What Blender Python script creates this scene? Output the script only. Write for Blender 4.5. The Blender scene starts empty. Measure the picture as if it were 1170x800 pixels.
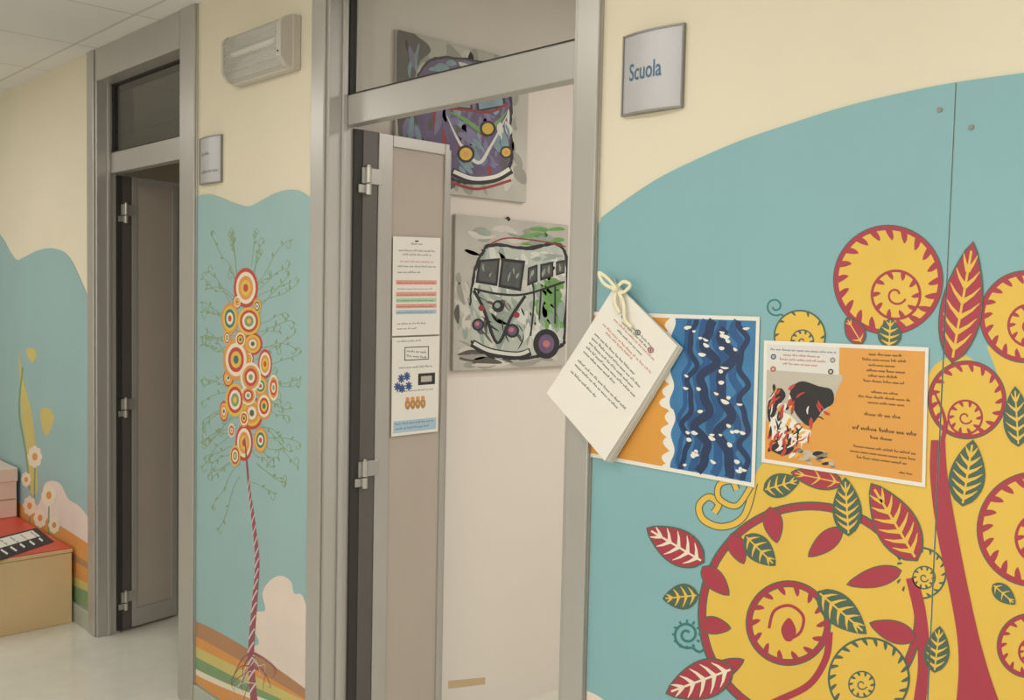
import bpy, bmesh, math, random
from mathutils import Vector, Matrix
from mathutils.geometry import tessellate_polygon
random.seed(4)
scene = bpy.context.scene
C = scene.collection
scene.view_settings.view_transform = 'Standard'
scene.view_settings.look = 'None'

# ---------------------------------------------------------------- camera
D = 1.52; H = .979 * D
A = math.radians(43.5); FP = 1100.0
PITCH = math.atan(60 / FP); ROLL = math.atan(.0216)
CAM = Vector((0, -D, H))
f0 = Vector((-math.cos(A), math.sin(A), 0)); kz = Vector((0, 0, 1)); r0 = f0.cross(kz)
FW = f0 * math.cos(PITCH) - kz * math.sin(PITCH)
U0 = kz * math.cos(PITCH) + f0 * math.sin(PITCH)
RT = r0 * math.cos(ROLL) + U0 * math.sin(ROLL)
UP = U0 * math.cos(ROLL) - r0 * math.sin(ROLL)
cd = bpy.data.cameras.new('camera'); cam = bpy.data.objects.new('camera', cd); C.objects.link(cam)
M = Matrix.Identity(4)
for i, v in enumerate((RT, UP, -FW)):
    for j in range(3): M[j][i] = v[j]
M.translation = CAM
cam.matrix_world = M
cd.sensor_width = 36; cd.sensor_fit = 'HORIZONTAL'; cd.lens = FP / 1170 * 36; cd.clip_start = .02
scene.camera = cam

def ray(px, py): return FW * FP + RT * (px - 585) + UP * (400 - py)
def hit(px, py, P, N):
    d = ray(px, py); return CAM + d * ((P - CAM).dot(N) / d.dot(N))
def on_y(px, py, y=0): return hit(px, py, Vector((0, y, 0)), Vector((0, 1, 0)))
def on_x(px, py, x): return hit(px, py, Vector((x, 0, 0)), Vector((1, 0, 0)))
def on_z(px, py, z): return hit(px, py, Vector((0, 0, z)), Vector((0, 0, 1)))
def zz(v): return H + v * D

# ---------------------------------------------------------------- materials
def lin(c):
    r = []
    for v in c:
        v /= 255
        r.append(v / 12.92 if v <= .04045 else ((v + .055) / 1.055) ** 2.4)
    return r
MATS = {}
def mat(name, rgb, rough=.6, metal=0.0, noise=.05, scale=6, bump=0.0, emit=0.0):
    if name in MATS: return MATS[name]
    m = bpy.data.materials.new(name); m.use_nodes = True
    nt = m.node_tree; n = nt.nodes; l = nt.links
    b = n['Principled BSDF']
    tc = n.new('ShaderNodeTexCoord'); no = n.new('ShaderNodeTexNoise')
    no.inputs['Scale'].default_value = scale; no.inputs['Detail'].default_value = 4
    l.new(tc.outputs['Object'], no.inputs['Vector'])
    mr = n.new('ShaderNodeMapRange')
    mr.inputs['From Min'].default_value = .25; mr.inputs['From Max'].default_value = .75
    mr.inputs['To Min'].default_value = 1 - noise; mr.inputs['To Max'].default_value = 1 + noise
    l.new(no.outputs['Fac'], mr.inputs['Value'])
    vm = n.new('ShaderNodeVectorMath'); vm.operation = 'SCALE'
    vm.inputs[0].default_value = lin(rgb)
    l.new(mr.outputs['Result'], vm.inputs['Scale'])
    l.new(vm.outputs['Vector'], b.inputs['Base Color'])
    b.inputs['Roughness'].default_value = rough; b.inputs['Metallic'].default_value = metal
    if bump:
        bp = n.new('ShaderNodeBump'); bp.inputs['Strength'].default_value = bump; bp.inputs['Distance'].default_value = .002
        n2 = n.new('ShaderNodeTexNoise'); n2.inputs['Scale'].default_value = 160
        l.new(tc.outputs['Object'], n2.inputs['Vector']); l.new(n2.outputs['Fac'], bp.inputs['Height'])
        l.new(bp.outputs['Normal'], b.inputs['Normal'])
    if emit:
        b.inputs['Emission Color'].default_value = (*lin(rgb), 1); b.inputs['Emission Strength'].default_value = emit
    MATS[name] = m
    return m

m_wall = mat('cream_plaster', (226, 218, 197), .75, noise=.02, scale=3, bump=.15)
m_white = mat('white_plaster', (224, 216, 208), .8, noise=.03, scale=2, bump=.1)
m_white2 = mat('white_washable_paint', (232, 225, 217), .6, noise=.02, scale=2)
m_alu = mat('satin_aluminium', (184, 181, 178), .34, .4, noise=.02)
m_alud = mat('dark_aluminium', (140, 138, 135), .45, .35, noise=.02)  # darker aluminium grey for sign caps, edges, screws and some print
m_seal = mat('black_rubber', (52, 50, 48), .7)
m_edge = mat('dark_grey_metal', (96, 93, 90), .5, .2)
m_panel = mat('grey_beige_laminate', (182, 171, 161), .5, noise=.02)
m_base = mat('grey_green_skirting', (178, 184, 172), .4)
m_floor = mat('pale_linoleum', (222, 221, 210), .13, noise=.04, scale=14)
m_paper = mat('white_paper', (232, 229, 222), .6, noise=.02)
m_steel = mat('hinge_steel', (190, 188, 184), .3, .7)
m_ink = mat('black_ink', (45, 43, 48), .6)
m_blue = mat('mural_turquoise', (132, 178, 186), .42, noise=.03, scale=3)
m_blue2 = mat('mural_pale_turquoise', (152, 186, 190), .45, noise=.04, scale=3)
m_yel = mat('mural_yellow', (226, 188, 80), .45, noise=.04)
m_mag = mat('mural_crimson', (168, 58, 76), .45, noise=.04)
m_grn = mat('mural_dark_green', (76, 100, 86), .5, noise=.06)
m_teal = mat('mural_teal_line', (52, 120, 118), .5)
m_pink = mat('mural_cloud_white', (230, 214, 206), .5)
m_sand = mat('mural_cream', (234, 224, 202), .5)
m_red = mat('paint_red', (194, 70, 62), .5)
m_org = mat('paint_orange', (218, 152, 84), .5)
m_brn = mat('paint_brown', (178, 132, 98), .5)
m_lgr = mat('paint_green', (126, 158, 116), .5)
m_sgr = mat('paint_sage_line', (136, 162, 126), .5)
m_lime = mat('paint_lime', (206, 192, 118), .5)
m_mauve = mat('paint_mauve_red', (154, 80, 94), .5)
m_mauvl = mat('paint_pale_mauve', (216, 200, 202), .5)
m_lampg = mat('lamp_grey_plastic', (192, 187, 178), .3, noise=.02)

def ceiling_mat():
    m = bpy.data.materials.new('ceiling_tiles'); m.use_nodes = True
    nt = m.node_tree; n = nt.nodes; l = nt.links; b = n['Principled BSDF']
    tc = n.new('ShaderNodeTexCoord'); br = n.new('ShaderNodeTexBrick')
    br.offset = 0; br.inputs['Scale'].default_value = 1.0
    br.inputs['Brick Width'].default_value = .6; br.inputs['Row Height'].default_value = .6
    br.inputs['Mortar Size'].default_value = .006
    br.inputs['Color1'].default_value = (*lin((234, 233, 230)), 1); br.inputs['Color2'].default_value = (*lin((231, 230, 227)), 1)
    br.inputs['Mortar'].default_value = (*lin((205, 204, 200)), 1)
    l.new(tc.outputs['Object'], br.inputs['Vector']); l.new(br.outputs['Color'], b.inputs['Base Color'])
    b.inputs['Roughness'].default_value = .8
    return m
m_ceil = ceiling_mat()
def glass_mat(name, tint, base, gain, diffuse=None):
    m = bpy.data.materials.new(name); m.use_nodes = True
    nt = m.node_tree; n = nt.nodes; l = nt.links
    tr = n.new('ShaderNodeBsdfTransparent'); tr.inputs['Color'].default_value = tint
    if diffuse:
        sh = n['Principled BSDF']; sh.inputs['Base Color'].default_value = (*lin(diffuse), 1); sh.inputs['Roughness'].default_value = .08
    else:
        n.remove(n['Principled BSDF']); sh = n.new('ShaderNodeBsdfGlossy'); sh.inputs['Roughness'].default_value = .03
    lw = n.new('ShaderNodeLayerWeight'); lw.inputs['Blend'].default_value = .3
    mu = n.new('ShaderNodeMath'); mu.operation = 'MULTIPLY_ADD'; mu.inputs[1].default_value = gain; mu.inputs[2].default_value = base
    l.new(lw.outputs['Facing'], mu.inputs[0])
    mx = n.new('ShaderNodeMixShader')
    l.new(mu.outputs[0], mx.inputs[0]); l.new(tr.outputs[0], mx.inputs[1]); l.new(sh.outputs[0], mx.inputs[2])
    l.new(mx.outputs[0], n['Material Output'].inputs['Surface'])
    return m
m_glass = glass_mat('clear_glass', (.93, .94, .935, 1), 0, .22)
m_diff = glass_mat('translucent_lens', (.95, .95, .94, 1), .38, .3, (222, 220, 214))

# ---------------------------------------------------------------- builders
ORG = {}
def tag(o, label=None, cat=None, group=None, kind=None):
    if label: o['label'] = label
    if cat: o['category'] = cat
    if group: o['group'] = group
    if kind: o['kind'] = kind
    return o
def empty(name, loc, label=None, cat=None, group=None, kind=None):
    o = bpy.data.objects.new(name, None); C.objects.link(o); o.location = loc
    o.empty_display_size = .1
    ORG[o.name] = Vector(loc)
    return tag(o, label, cat, group, kind)
def link_mesh(name, me, mats, parent, bevel=0):
    if parent is not None: org = ORG[parent.name]
    else:
        xs = [v.co.x for v in me.vertices]; ys = [v.co.y for v in me.vertices]; zs = [v.co.z for v in me.vertices]
        org = Vector(((min(xs) + max(xs)) / 2, (min(ys) + max(ys)) / 2, min(zs)))
    me.transform(Matrix.Translation(-org))
    for m in mats: me.materials.append(m)
    o = bpy.data.objects.new(name, me); C.objects.link(o)
    ORG[o.name] = org
    if parent is not None: o.parent = parent
    else: o.location = org
    if bevel:
        md = o.modifiers.new('bevel', 'BEVEL'); md.width = bevel; md.segments = 2; md.limit_method = 'ANGLE'
    return o
class MB:
    def __init__(s, T=None): s.bm = bmesh.new(); s.T = T or Matrix.Identity(4)
    def box(s, x0, x1, y0, y1, z0, z1, mi=0):
        vs = [s.bm.verts.new(s.T @ Vector((x, y, z))) for x in (x0, x1) for y in (y0, y1) for z in (z0, z1)]
        for q in ((0, 1, 3, 2), (4, 6, 7, 5), (0, 4, 5, 1), (2, 3, 7, 6), (0, 2, 6, 4), (1, 5, 7, 3)):
            f = s.bm.faces.new([vs[i] for i in q]); f.material_index = mi
        return s
    def prism(s, pts, vec, mi=0):
        a = [s.bm.verts.new(s.T @ Vector(p)) for p in pts]; b = [s.bm.verts.new(s.T @ (Vector(p) + Vector(vec))) for p in pts]
        n = len(a)
        fs = [s.bm.faces.new(a), s.bm.faces.new(b[::-1])]
        for i in range(n): fs.append(s.bm.faces.new((a[i], b[i], b[(i + 1) % n], a[(i + 1) % n])))
        for f in fs: f.material_index = mi
        return s
    def cyl(s, p0, p1, r, mi=0, n=16):
        p0 = Vector(p0); p1 = Vector(p1); d = (p1 - p0).normalized()
        x = d.orthogonal().normalized(); y = d.cross(x)
        ring = [x * math.cos(2 * math.pi * i / n) * r + y * math.sin(2 * math.pi * i / n) * r for i in range(n)]
        return s.prism([p0 + q for q in ring], p1 - p0, mi)
    def tube(s, pts, r, mi=0, n=8):
        rings = []
        for i, p in enumerate(pts):
            d = (pts[min(i + 1, len(pts) - 1)] - pts[max(i - 1, 0)]).normalized()
            x = d.cross(Vector((0, 1, .01))).normalized(); y = d.cross(x)
            rings.append([s.bm.verts.new(p + x * math.cos(2 * math.pi * k / n) * r * 1.8 + y * math.sin(2 * math.pi * k / n) * r * .6) for k in range(n)])
        for a, b in zip(rings, rings[1:]):
            for k in range(n):
                f = s.bm.faces.new((a[k], a[(k + 1) % n], b[(k + 1) % n], b[k])); f.material_index = mi; f.smooth = True
        s.bm.faces.new(rings[0]); s.bm.faces.new(rings[-1][::-1])
        return s
    def build(s, name, mats, parent=None, bevel=0):
        bmesh.ops.recalc_face_normals(s.bm, faces=s.bm.faces[:])
        me = bpy.data.meshes.new(name); s.bm.to_mesh(me); s.bm.free()
        if not isinstance(mats, (list, tuple)): mats = [mats]
        return link_mesh(name, me, mats, parent, bevel)

def smooth(pts, closed=False, n=6):
    out = []; N = len(pts)
    rng = range(N) if closed else range(N - 1)
    g = (lambda i: pts[i % N]) if closed else (lambda i: pts[max(0, min(N - 1, i))])
    for i in rng:
        p0, p1, p2, p3 = g(i - 1), g(i), g(i + 1), g(i + 2)
        for k in range(n):
            t = k / n
            out.append(tuple(.5 * (2 * b + (c - a) * t + (2 * a - 5 * b + 4 * c - d) * t * t + (3 * b - a - 3 * c + d) * t ** 3)
                             for a, b, c, d in zip(p0, p1, p2, p3)))
    if not closed: out.append(tuple(pts[-1]))
    return out
def inside(p, poly):
    x, y = p; c = False; n = len(poly)
    for i in range(n):
        x0, y0 = poly[i][:2]; x1, y1 = poly[i - 1][:2]
        if (y0 > y) != (y1 > y) and x < (x1 - x0) * (y - y0) / (y1 - y0) + x0: c = not c
    return c

LAY = .00009
class Paint:
    """flat painted shapes on a real surface; proj turns photo pixels into points of that surface"""
    def __init__(s, proj): s.proj = proj; s.v = []; s.f = []; s.m = []; s.mats = []; s.n = 0
    def mi(s, m):
        if m not in s.mats: s.mats.append(m)
        return s.mats.index(m)
    def off(s, L):
        s.n += 1; return L * LAY + (s.n % 11) * 8e-6
    def poly(s, pts, m, L=1):
        b = len(s.v); o = s.off(L)
        s.v += [s.proj(p[0], p[1], o) for p in pts]
        for t in tessellate_polygon([[Vector((p[0], p[1], 0)) for p in pts]]):
            s.f.append([b + i for i in t]); s.m.append(s.mi(m))
    def stroke(s, pts, w, m, L=1, taper=False, closed=False, both=False):
        b = len(s.v); n = len(pts); k = s.mi(m); o = s.off(L)
        for i, p in enumerate(pts):
            if closed: a, c = pts[(i - 1) % n], pts[(i + 1) % n]
            else: a, c = pts[max(i - 1, 0)], pts[min(i + 1, n - 1)]
            dx, dy = c[0] - a[0], c[1] - a[1]; q = math.hypot(dx, dy) or 1
            f = (1 - .85 * i / (n - 1)) if taper else 1
            if both: f = .2 + .8 * math.sin(math.pi * i / (n - 1))
            ww = w / 2 * f
            nx, ny = -dy / q * ww, dx / q * ww
            s.v.append(s.proj(p[0] + nx, p[1] + ny, o)); s.v.append(s.proj(p[0] - nx, p[1] - ny, o))
        for i in range(n if closed else n - 1):
            j = (i + 1) % n
            s.f.append([b + 2 * i, b + 2 * j, b + 2 * j + 1, b + 2 * i + 1]); s.m.append(k)
    def disc(s, x, y, r, m, L=1, ry=None, n=32):
        ry = ry or r
        s.poly([(x + r * math.cos(2 * math.pi * i / n), y + ry * math.sin(2 * math.pi * i / n)) for i in range(n)], m, L)
    def spiral(s, x, y, ra, rb, a0, turns, w, m, L=1, taper=False):
        n = max(10, int(28 * abs(turns)))
        s.stroke([(x + (ra + (rb - ra) * i / n) * math.cos(a0 + 2 * math.pi * turns * i / n),
                   y + (ra + (rb - ra) * i / n) * math.sin(a0 + 2 * math.pi * turns * i / n)) for i in range(n + 1)], w, m, L, taper)
    def leaf(s, x0, y0, x1, y1, w, fill, edge, rib, L=6, ribs=5, ew=1.6):
        dx, dy = x1 - x0, y1 - y0; q = math.hypot(dx, dy); ux, uy = dx / q, dy / q; nx, ny = -uy, ux
        def out(g):
            a = []; b = []
            for i in range(13):
                t = i / 12; h = (math.sin(math.pi * t ** .8) ** .85 if 0 < t < 1 else 0) * w / 2 + (g if 0 < t < 1 else 0)
                tt = t * (q + 2 * g) - g
                a.append((x0 + ux * tt + nx * h, y0 + uy * tt + ny * h)); b.append((x0 + ux * tt - nx * h, y0 + uy * tt - ny * h))
            return a + b[-2:0:-1]
        s.poly(out(ew), edge, L); s.poly(out(0), fill, L + 1)
        if rib:
            s.stroke([(x0 + ux * q * .04, y0 + uy * q * .04), (x0 + ux * q * .93, y0 + uy * q * .93)], max(1.4, w * .06), rib, L + 2)
            for i in range(ribs):
                t = .12 + .64 * i / max(1, ribs - 1)
                for sg in (-1, 1):
                    h = math.sin(math.pi * (t + .1) ** .8) ** .85 * w / 2 * .86
                    bx, by = x0 + ux * q * t, y0 + uy * q * t
                    s.stroke([(bx, by), (bx + ux * q * .07 + nx * h * .6 * sg, by + uy * q * .07 + ny * h * .6 * sg), (bx + ux * q * .14 + nx * h * sg, by + uy * q * .14 + ny * h * sg)], max(1.6, w * .12), rib, L + 2, taper=True)
    def words(s, x, y, ang, length, h, m, L=1, seed=0):
        """illegible small writing: rows of letter-like strokes on a common baseline"""
        rnd = random.Random(seed * 7919 + int(x * 13 + y * 7)); c, d = math.cos(ang), math.sin(ang); a = 0
        while a < length - h:
            wl = min(length - a, h * rnd.uniform(1.5, 4.5)); k = max(3, int(wl / (h * .34))); pts = []
            for i in range(k + 1):
                xx = a + wl * i / k
                yy = h * .42 if i % 2 else (-h * .8 if rnd.random() < .16 else -h * .22)
                pts.append((x + c * xx - d * yy, y + d * xx + c * yy))
            s.stroke(pts, h * .36, m, L); a += wl + h * .8
    def brush(s, region, mats, n, length, w, L, ang=0.0, spread=.6, seed=0):
        rnd = random.Random(seed)
        xs = [p[0] for p in region]; ys = [p[1] for p in region]
        for _ in range(n * 3):
            if n <= 0: break
            x, y = rnd.uniform(min(xs), max(xs)), rnd.uniform(min(ys), max(ys)); a = ang + rnd.uniform(-spread, spread); q = length * rnd.uniform(.5, 1.3)
            p1 = (x + math.cos(a) * q, y + math.sin(a) * q)
            if inside((x, y), region) and inside(p1, region):
                mid = ((x + p1[0]) / 2 + rnd.uniform(-1, 1) * q * .12, (y + p1[1]) / 2 + rnd.uniform(-1, 1) * q * .12)
                s.stroke(smooth([(x, y), mid, p1], n=4), w * rnd.uniform(.5, 1.4), rnd.choice(mats), L, both=True); n -= 1
    def mesh(s, name):
        me = bpy.data.meshes.new(name); me.from_pydata([tuple(v) for v in s.v], [], s.f)
        for p, k in zip(me.polygons, s.m): p.material_index = k
        return me
    def build(s, name, parent=None, clip=None):
        me = s.mesh(name)
        if clip:
            bm = bmesh.new(); bm.from_mesh(me)
            for co, no in clip:
                bmesh.ops.bisect_plane(bm, geom=bm.verts[:] + bm.edges[:] + bm.faces[:], plane_co=co, plane_no=no, clear_outer=True)
            bm.to_mesh(me); bm.free()
        return link_mesh(name, me, s.mats, parent)

def bilin(q):
    def g(u, v):
        a = [q[0][i] * (1 - u) + q[1][i] * u for i in (0, 1)]; b = [q[3][i] * (1 - u) + q[2][i] * u for i in (0, 1)]
        return (a[0] * (1 - v) + b[0] * v, a[1] * (1 - v) + b[1] * v)
    return g

# ---------------------------------------------------------------- room shell
CZ = zz(.648); RZ = zz(.735); WT = .10
XL, XR, YB, YO = -8.0, 2.2, 3.6, -2.6
d1 = (-2.772 * D, -2.108 * D); d2 = (-1.613 * D, -.886 * D); XP = -1.626 * D
tag(MB().box(XL - .1, XR + .1, YO - .1, YB + .1, -.06, 0).build('floor', m_floor), kind='structure')
tag(MB().box(XL, XR, YO, 0, CZ, CZ + .05).build('ceiling', m_ceil), kind='structure')
tag(MB().box(XL, XR, WT, YB, RZ, RZ + .05).build('ceiling', m_ceil), kind='structure')
w = MB()
for a, b in ((XL, d1[0]), (d1[1], d2[0]), (d2[1], XR)): w.box(a, b, 0, WT, 0, RZ)
for a, b in (d1, d2): w.box(a, b, 0, WT, CZ, RZ)
tag(w.build('wall_front', m_wall), kind='structure')
tag(MB().box(XP - .1, XP, WT, YB, 0, RZ).build('wall_partition', m_white), kind='structure')
tag(MB().box(XP - .0005, XP + .001, WT + .2, YB, 0, on_x(600, 428, XP).z).build('trim_1', m_white2), kind='structure')
tag(MB().box(XL, XR, YB, YB + .1, 0, RZ).build('wall_back', m_white), kind='structure')
tag(MB().box(XL, XR, YO - .1, YO, 0, RZ).build('wall_opposite', m_wall), kind='structure')
tag(MB().box(XL - .1, XL, YO, YB, 0, RZ).build('wall_left', m_wall), kind='structure')
tag(MB().box(XR, XR + .1, YO, YB, 0, RZ).build('wall_right', m_wall), kind='structure')
for a, b in ((XL, d1[0]), (d1[1], d2[0]), (d2[1], XR)):
    tag(MB().box(a, b, -.012, 0, 0, .085).build('baseboard_front', m_base, bevel=.003), kind='structure')

# ---------------------------------------------------------------- doors
def make_door(n, x0, x1, fl, fr, hinges, leaf_px, lab, angdeg):
    root = empty('door_%d' % n, ((x0 + x1) / 2, WT / 2, 0), kind='structure'); root['label'] = lab
    il, ir = x0 + fl, x1 - fr
    for a, b, s_ in ((x0, il, 1), (ir, x1, -1)):
        j = MB(); j.box(a, b, -.008, .09, 0, CZ)
        j.box(a + (.0 if s_ > 0 else .014), b - (.014 if s_ > 0 else 0), -.016, -.008, 0, CZ)
        if s_ > 0: j.box(b, b + .010, .034, .050, 0, CZ)
        else: j.box(a - .010, a, .034, .050, 0, CZ)
        j.build('jamb', m_alu, root, .003)
    MB().box(il, ir, -.012, .088, zz(.562), CZ).build('head', m_alu, root, .004)
    MB().box(il, ir, .050, .089, zz(.318), zz(.374)).build('transom_bar', m_alu, root, .003)
    g = MB()
    for a, b, c, d in ((il, ir, zz(.374), zz(.374) + .006), (il, ir, zz(.562) - .006, zz(.562))): g.box(a, b, .058, .08, c, d)
    g.box(il, il + .006, .058, .08, zz(.374), zz(.562)); g.box(ir - .006, ir, .058, .08, zz(.374), zz(.562))
    g.build('glazing_bead', m_seal, root)
    MB().box(il, ir, .067, .071, zz(.374), zz(.562)).build('transom_pane', m_glass, root)
    # folding leaf
    ang = math.radians(angdeg); e = Vector((-math.cos(ang), math.sin(ang), 0)); nn = Vector((math.sin(ang), math.cos(ang), 0))
    hp = Vector((il + .012, .075, 0))
    T = Matrix(((e.x, nn.x, 0, hp.x), (e.y, nn.y, 0, hp.y), (0, 0, 1, 0), (0, 0, 0, 1)))
    def al(px): return (hit(px, 400, hp, nn) - hp).dot(e)
    a0, a1, a2, a3, a4 = [al(p) for p in leaf_px]
    top = zz(.314); bot = .012; TH = .028; off = .034
    MB(T).box(0, a0 * .35, -.022, -.003, bot, top).build('gasket', m_seal, root)
    MB(T).box(a0 * .35, a0 - .004, -.022, -.001, bot, top).build('pivot_profile', m_edge, root)
    lf = MB(T); lf.box(a0, a1, -TH, 0, bot, top); lf.box(a2, a3, -TH, 0, bot, top)
    lf.box(a1, a2, -TH, 0, top - .035, top); lf.box(a1, a2, -TH, 0, bot, bot + .08)
    leaf = lf.build('leaf', m_alu, root, .002)
    MB(T).box(a1, a2, -.022, -.006, bot + .08, top - .035).build('panel', m_panel, leaf)
    l2 = MB(T); l2.box(a0 + .02, a0 + .06, -TH - off, -off, bot, top - .01); l2.box(a4 - .045, a4, -TH - off, -off, bot, top - .01)
    l2.box(a0 + .06, a4 - .045, -TH - off, -off, top - .06, top - .01); l2.box(a0 + .06, a4 - .045, -TH - off, -off, bot, bot + .08)
    leaf2 = l2.build('leaf', m_alu, root, .002)
    MB(T).box(a0 + .06, a4 - .045, -.022 - off, -.006 - off, bot + .08, top - .06).build('panel', m_panel, leaf2)
    am = a0 * .5
    for py in hinges:
        z = hit((leaf_px[0] - 12 * (1 if n == 2 else .6)), py, hp, nn).z
        h = MB(T); h.box(am - .018, a0 + .012, -.002, .003, z - .012, z + .034); h.box(am - .03, am + .012, -.002, .003, z - .04, z - .016)
        h.cyl((am, .008, z - .045), (am, .008, z - .014), .009); h.cyl((am, .008, z - .010), (am, .008, z + .036), .009)
        h.cyl((am, .008, z + .036), (am, .008, z + .042), .006)
        h.build('hinge', m_steel, root, .001)
    return root, T, hp, nn
make_door(1, d1[0], d1[1], .057 * D, .085 * D, (243, 465, 685), (151, 157, 197, 203, 214), 'far grey aluminium door frame with folding leaf open, left of the striped tree mural', 80)
_, T2, HP2, NN2 = make_door(2, d2[0], d2[1], .055 * D, .050 * D, (205, 540, 880), (430, 446, 505, 510, 520), 'near grey aluminium door frame with folding leaf open and notices stuck on the leaf', 88)

# ---------------------------------------------------------------- right mural, two boards
BT = .004
def wallproj(base):
    def g(px, py, off):
        p = on_y(px, py, -base); p.y -= off; return p
    return g
seam = (on_y(1090, 95).x + on_y(1065, 800).x) / 2
top_px = smooth([(678, 258), (700, 240), (750, 206), (800, 181), (850, 160), (900, 143), (960, 124), (1020, 109), (1090, 95), (1170, 84)], n=5)
top_w = [(on_y(*p).x, on_y(*p).z) for p in top_px]
xl = d2[1] + .004
top_w = [(xl, top_w[0][1])] + [p for p in top_w if p[0] > xl + .005]
top_w += [(top_w[-1][0] + .2, top_w[-1][1] + .03), (top_w[-1][0] + .5, top_w[-1][1] + .02), (.9, top_w[-1][1] - .08)]
zseam = 0
for (xa, za), (xb, zb) in zip(top_w, top_w[1:]):
    if xa <= seam <= xb: zseam = za + (zb - za) * (seam - xa) / (xb - xa)
boardA = [(x, z) for x, z in top_w if x < seam - .001] + [(seam - .0012, zseam), (seam - .0012, .09), (xl, .09)]
boardB = [(seam + .0012, zseam)] + [(x, z) for x, z in top_w if x > seam + .002] + [(.9, .09), (seam + .0012, .09)]
t = Paint(wallproj(BT))
Y, G, R_ = m_yel, m_grn, m_mag
# yellow ground of the crown
t.poly(smooth([(862, 545), (900, 524), (960, 512), (1010, 520), (1050, 505), (1060, 430), (1090, 405), (1130, 395), (1180, 350), (1260, 360), (1330, 480),
               (1340, 620), (1300, 760), (1230, 860), (1100, 900), (900, 900), (850, 820), (830, 700)], True), Y, 1)
t.poly(smooth([(1100, 402), (1118, 385), (1128, 398), (1140, 430), (1128, 420)], True), m_blue, 2)
def wedge(cx, cy, ra, rb, a, w, m, L, sw=.10):
    """a short curved dash growing from radius ra towards rb"""
    n = 8; L_, R2 = [], []
    for k in range(n + 1):
        f = k / n; r = ra + (rb - ra) * f; aa = a + sw * f; hw = w / 2 * (1 - f ** 3) + .3
        x, y = cx + r * math.cos(aa), cy + r * math.sin(aa); nx, ny = -math.sin(aa) * hw, math.cos(aa) * hw
        L_.append((x + nx, y + ny)); R2.append((x - nx, y - ny))
    t.poly(L_ + R2[::-1], m, L)
def fern(x, y, r, edge, wd, ix, iy, ir, nt, L=3, ticks=None, rot=0.0):
    big = wd > 3
    if big: t.disc(x, y, r + 1.2, G, L, n=56)
    t.disc(x, y, r, edge, L + 1, n=56); t.disc(x, y, r - wd, Y, L + 2, n=56)
    ticks = ticks or edge
    for i in range(nt):
        a = 2 * math.pi * i / nt + rot; ra = r - wd + 1
        if big: wedge(x, y, ra, ra - r * .20, a, max(3.4, r * .115), ticks, L + 3)
        else: wedge(x, y, ra, ra - r * .18, a, max(2.2, r * .09), ticks, L + 3)
    w2 = max(1.6, wd * .62)
    t.disc(ix, iy, ir + w2, edge, L + 4, n=36); t.disc(ix, iy, ir, Y, L + 5, n=36)
    for i in range(10):
        a = 2 * math.pi * i / 10; wedge(ix, iy, ir + .6, ir * .68, a, max(1.8, ir * .19), ticks, L + 6)
    t.spiral(ix, iy, ir * .46, ir * .14, .4, .9, max(1.6, w2 * .8), edge, L + 6)
fern(1015, 320, 62, R_, 5, 1024, 337, 26, 20)
fern(1105, 457, 44, R_, 4, 1103, 477, 18, 17)
fern(1172, 362, 52, R_, 5, 1176, 372, 22, 18)
fern(1182, 605, 65, R_, 6, 1190, 615, 27, 20)
fern(1176, 738, 36, R_, 4.5, 1180, 745, 14, 14)
fern(1240, 480, 58, R_, 6, 1246, 486, 24, 18)
fern(1260, 740, 62, R_, 6, 1266, 750, 26, 18)
fern(1052, 655, 30, G, 2.2, 1056, 660, 12, 16)
fern(914, 384, 30, G, 2, 917, 390, 12, 10)
# trunk
t.poly(smooth([(1064, 503), (1063, 545), (1071, 610), (1086, 680), (1095, 740), (1093, 800), (1078, 900)]) + smooth([(1180, 900), (1141, 800), (1122, 740), (1108, 680), (1094, 610), (1083, 545), (1080, 503)]), R_, 10)
t.stroke(smooth([(1071, 540), (1074, 515), (1080, 480), (1064, 440)]), 9, R_, 11, taper=True)
# the big circle
t.disc(926, 702, 129, G, 3, n=72); t.disc(926, 702, 127, R_, 4, n=72); t.disc(926, 702, 120, G, 5, n=72); t.disc(926, 702, 118.7, Y, 6, n=72)
t.stroke(smooth([(1042, 660), (1052, 705), (1056, 760), (1050, 810), (1045, 880)]), 14, R_, 7)
t.stroke(smooth([(1020, 800), (1010, 830), (1000, 880)]), 12, R_, 7)
ix, iy = 901, 712
t.disc(ix, iy, 49, G, 7, n=48); t.disc(ix, iy, 47.5, R_, 8, n=48); t.disc(ix, iy, 42, G, 9, n=48); t.disc(ix, iy, 41, Y, 10, n=48)
for i in range(14): wedge(ix, iy, 41.5, 32, 2 * math.pi * i / 14, 6, R_, 11)
t.stroke(smooth([(ix - 22, iy + 6), (ix - 16, iy - 14), (ix + 2, iy - 20), (ix + 17, iy - 8), (ix + 14, iy + 10), (ix + 2, iy + 18)]), 3.5, R_, 12)
t.poly(smooth([(ix - 8, iy + 6), (ix + 1, iy - 6), (ix + 9, iy + 8), (ix + 4, iy + 20), (ix - 4, iy + 19)], True), R_, 13)
t.stroke(smooth([(948, 722), (944, 752), (925, 782), (890, 800), (862, 812)]), 8, R_, 9)
for i, (x0, y0, x1, y1, wd) in enumerate([(880, 580, 888, 620, 21), (962, 604, 924, 636, 21), (836, 610, 850, 644, 19), (803, 648, 833, 680, 21), (799, 712, 835, 718, 19),
                                            (1030, 652, 968, 668, 22), (1046, 730, 994, 712, 24), (814, 771, 850, 754, 19)]):
    t.leaf(x0, y0, x1, y1, wd, R_, G, None, 8, ew=1.1)
# lower green-outlined circle
fern(993, 775, 47, G, 2.5, 985, 782, 14, 22, L=9)
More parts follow.
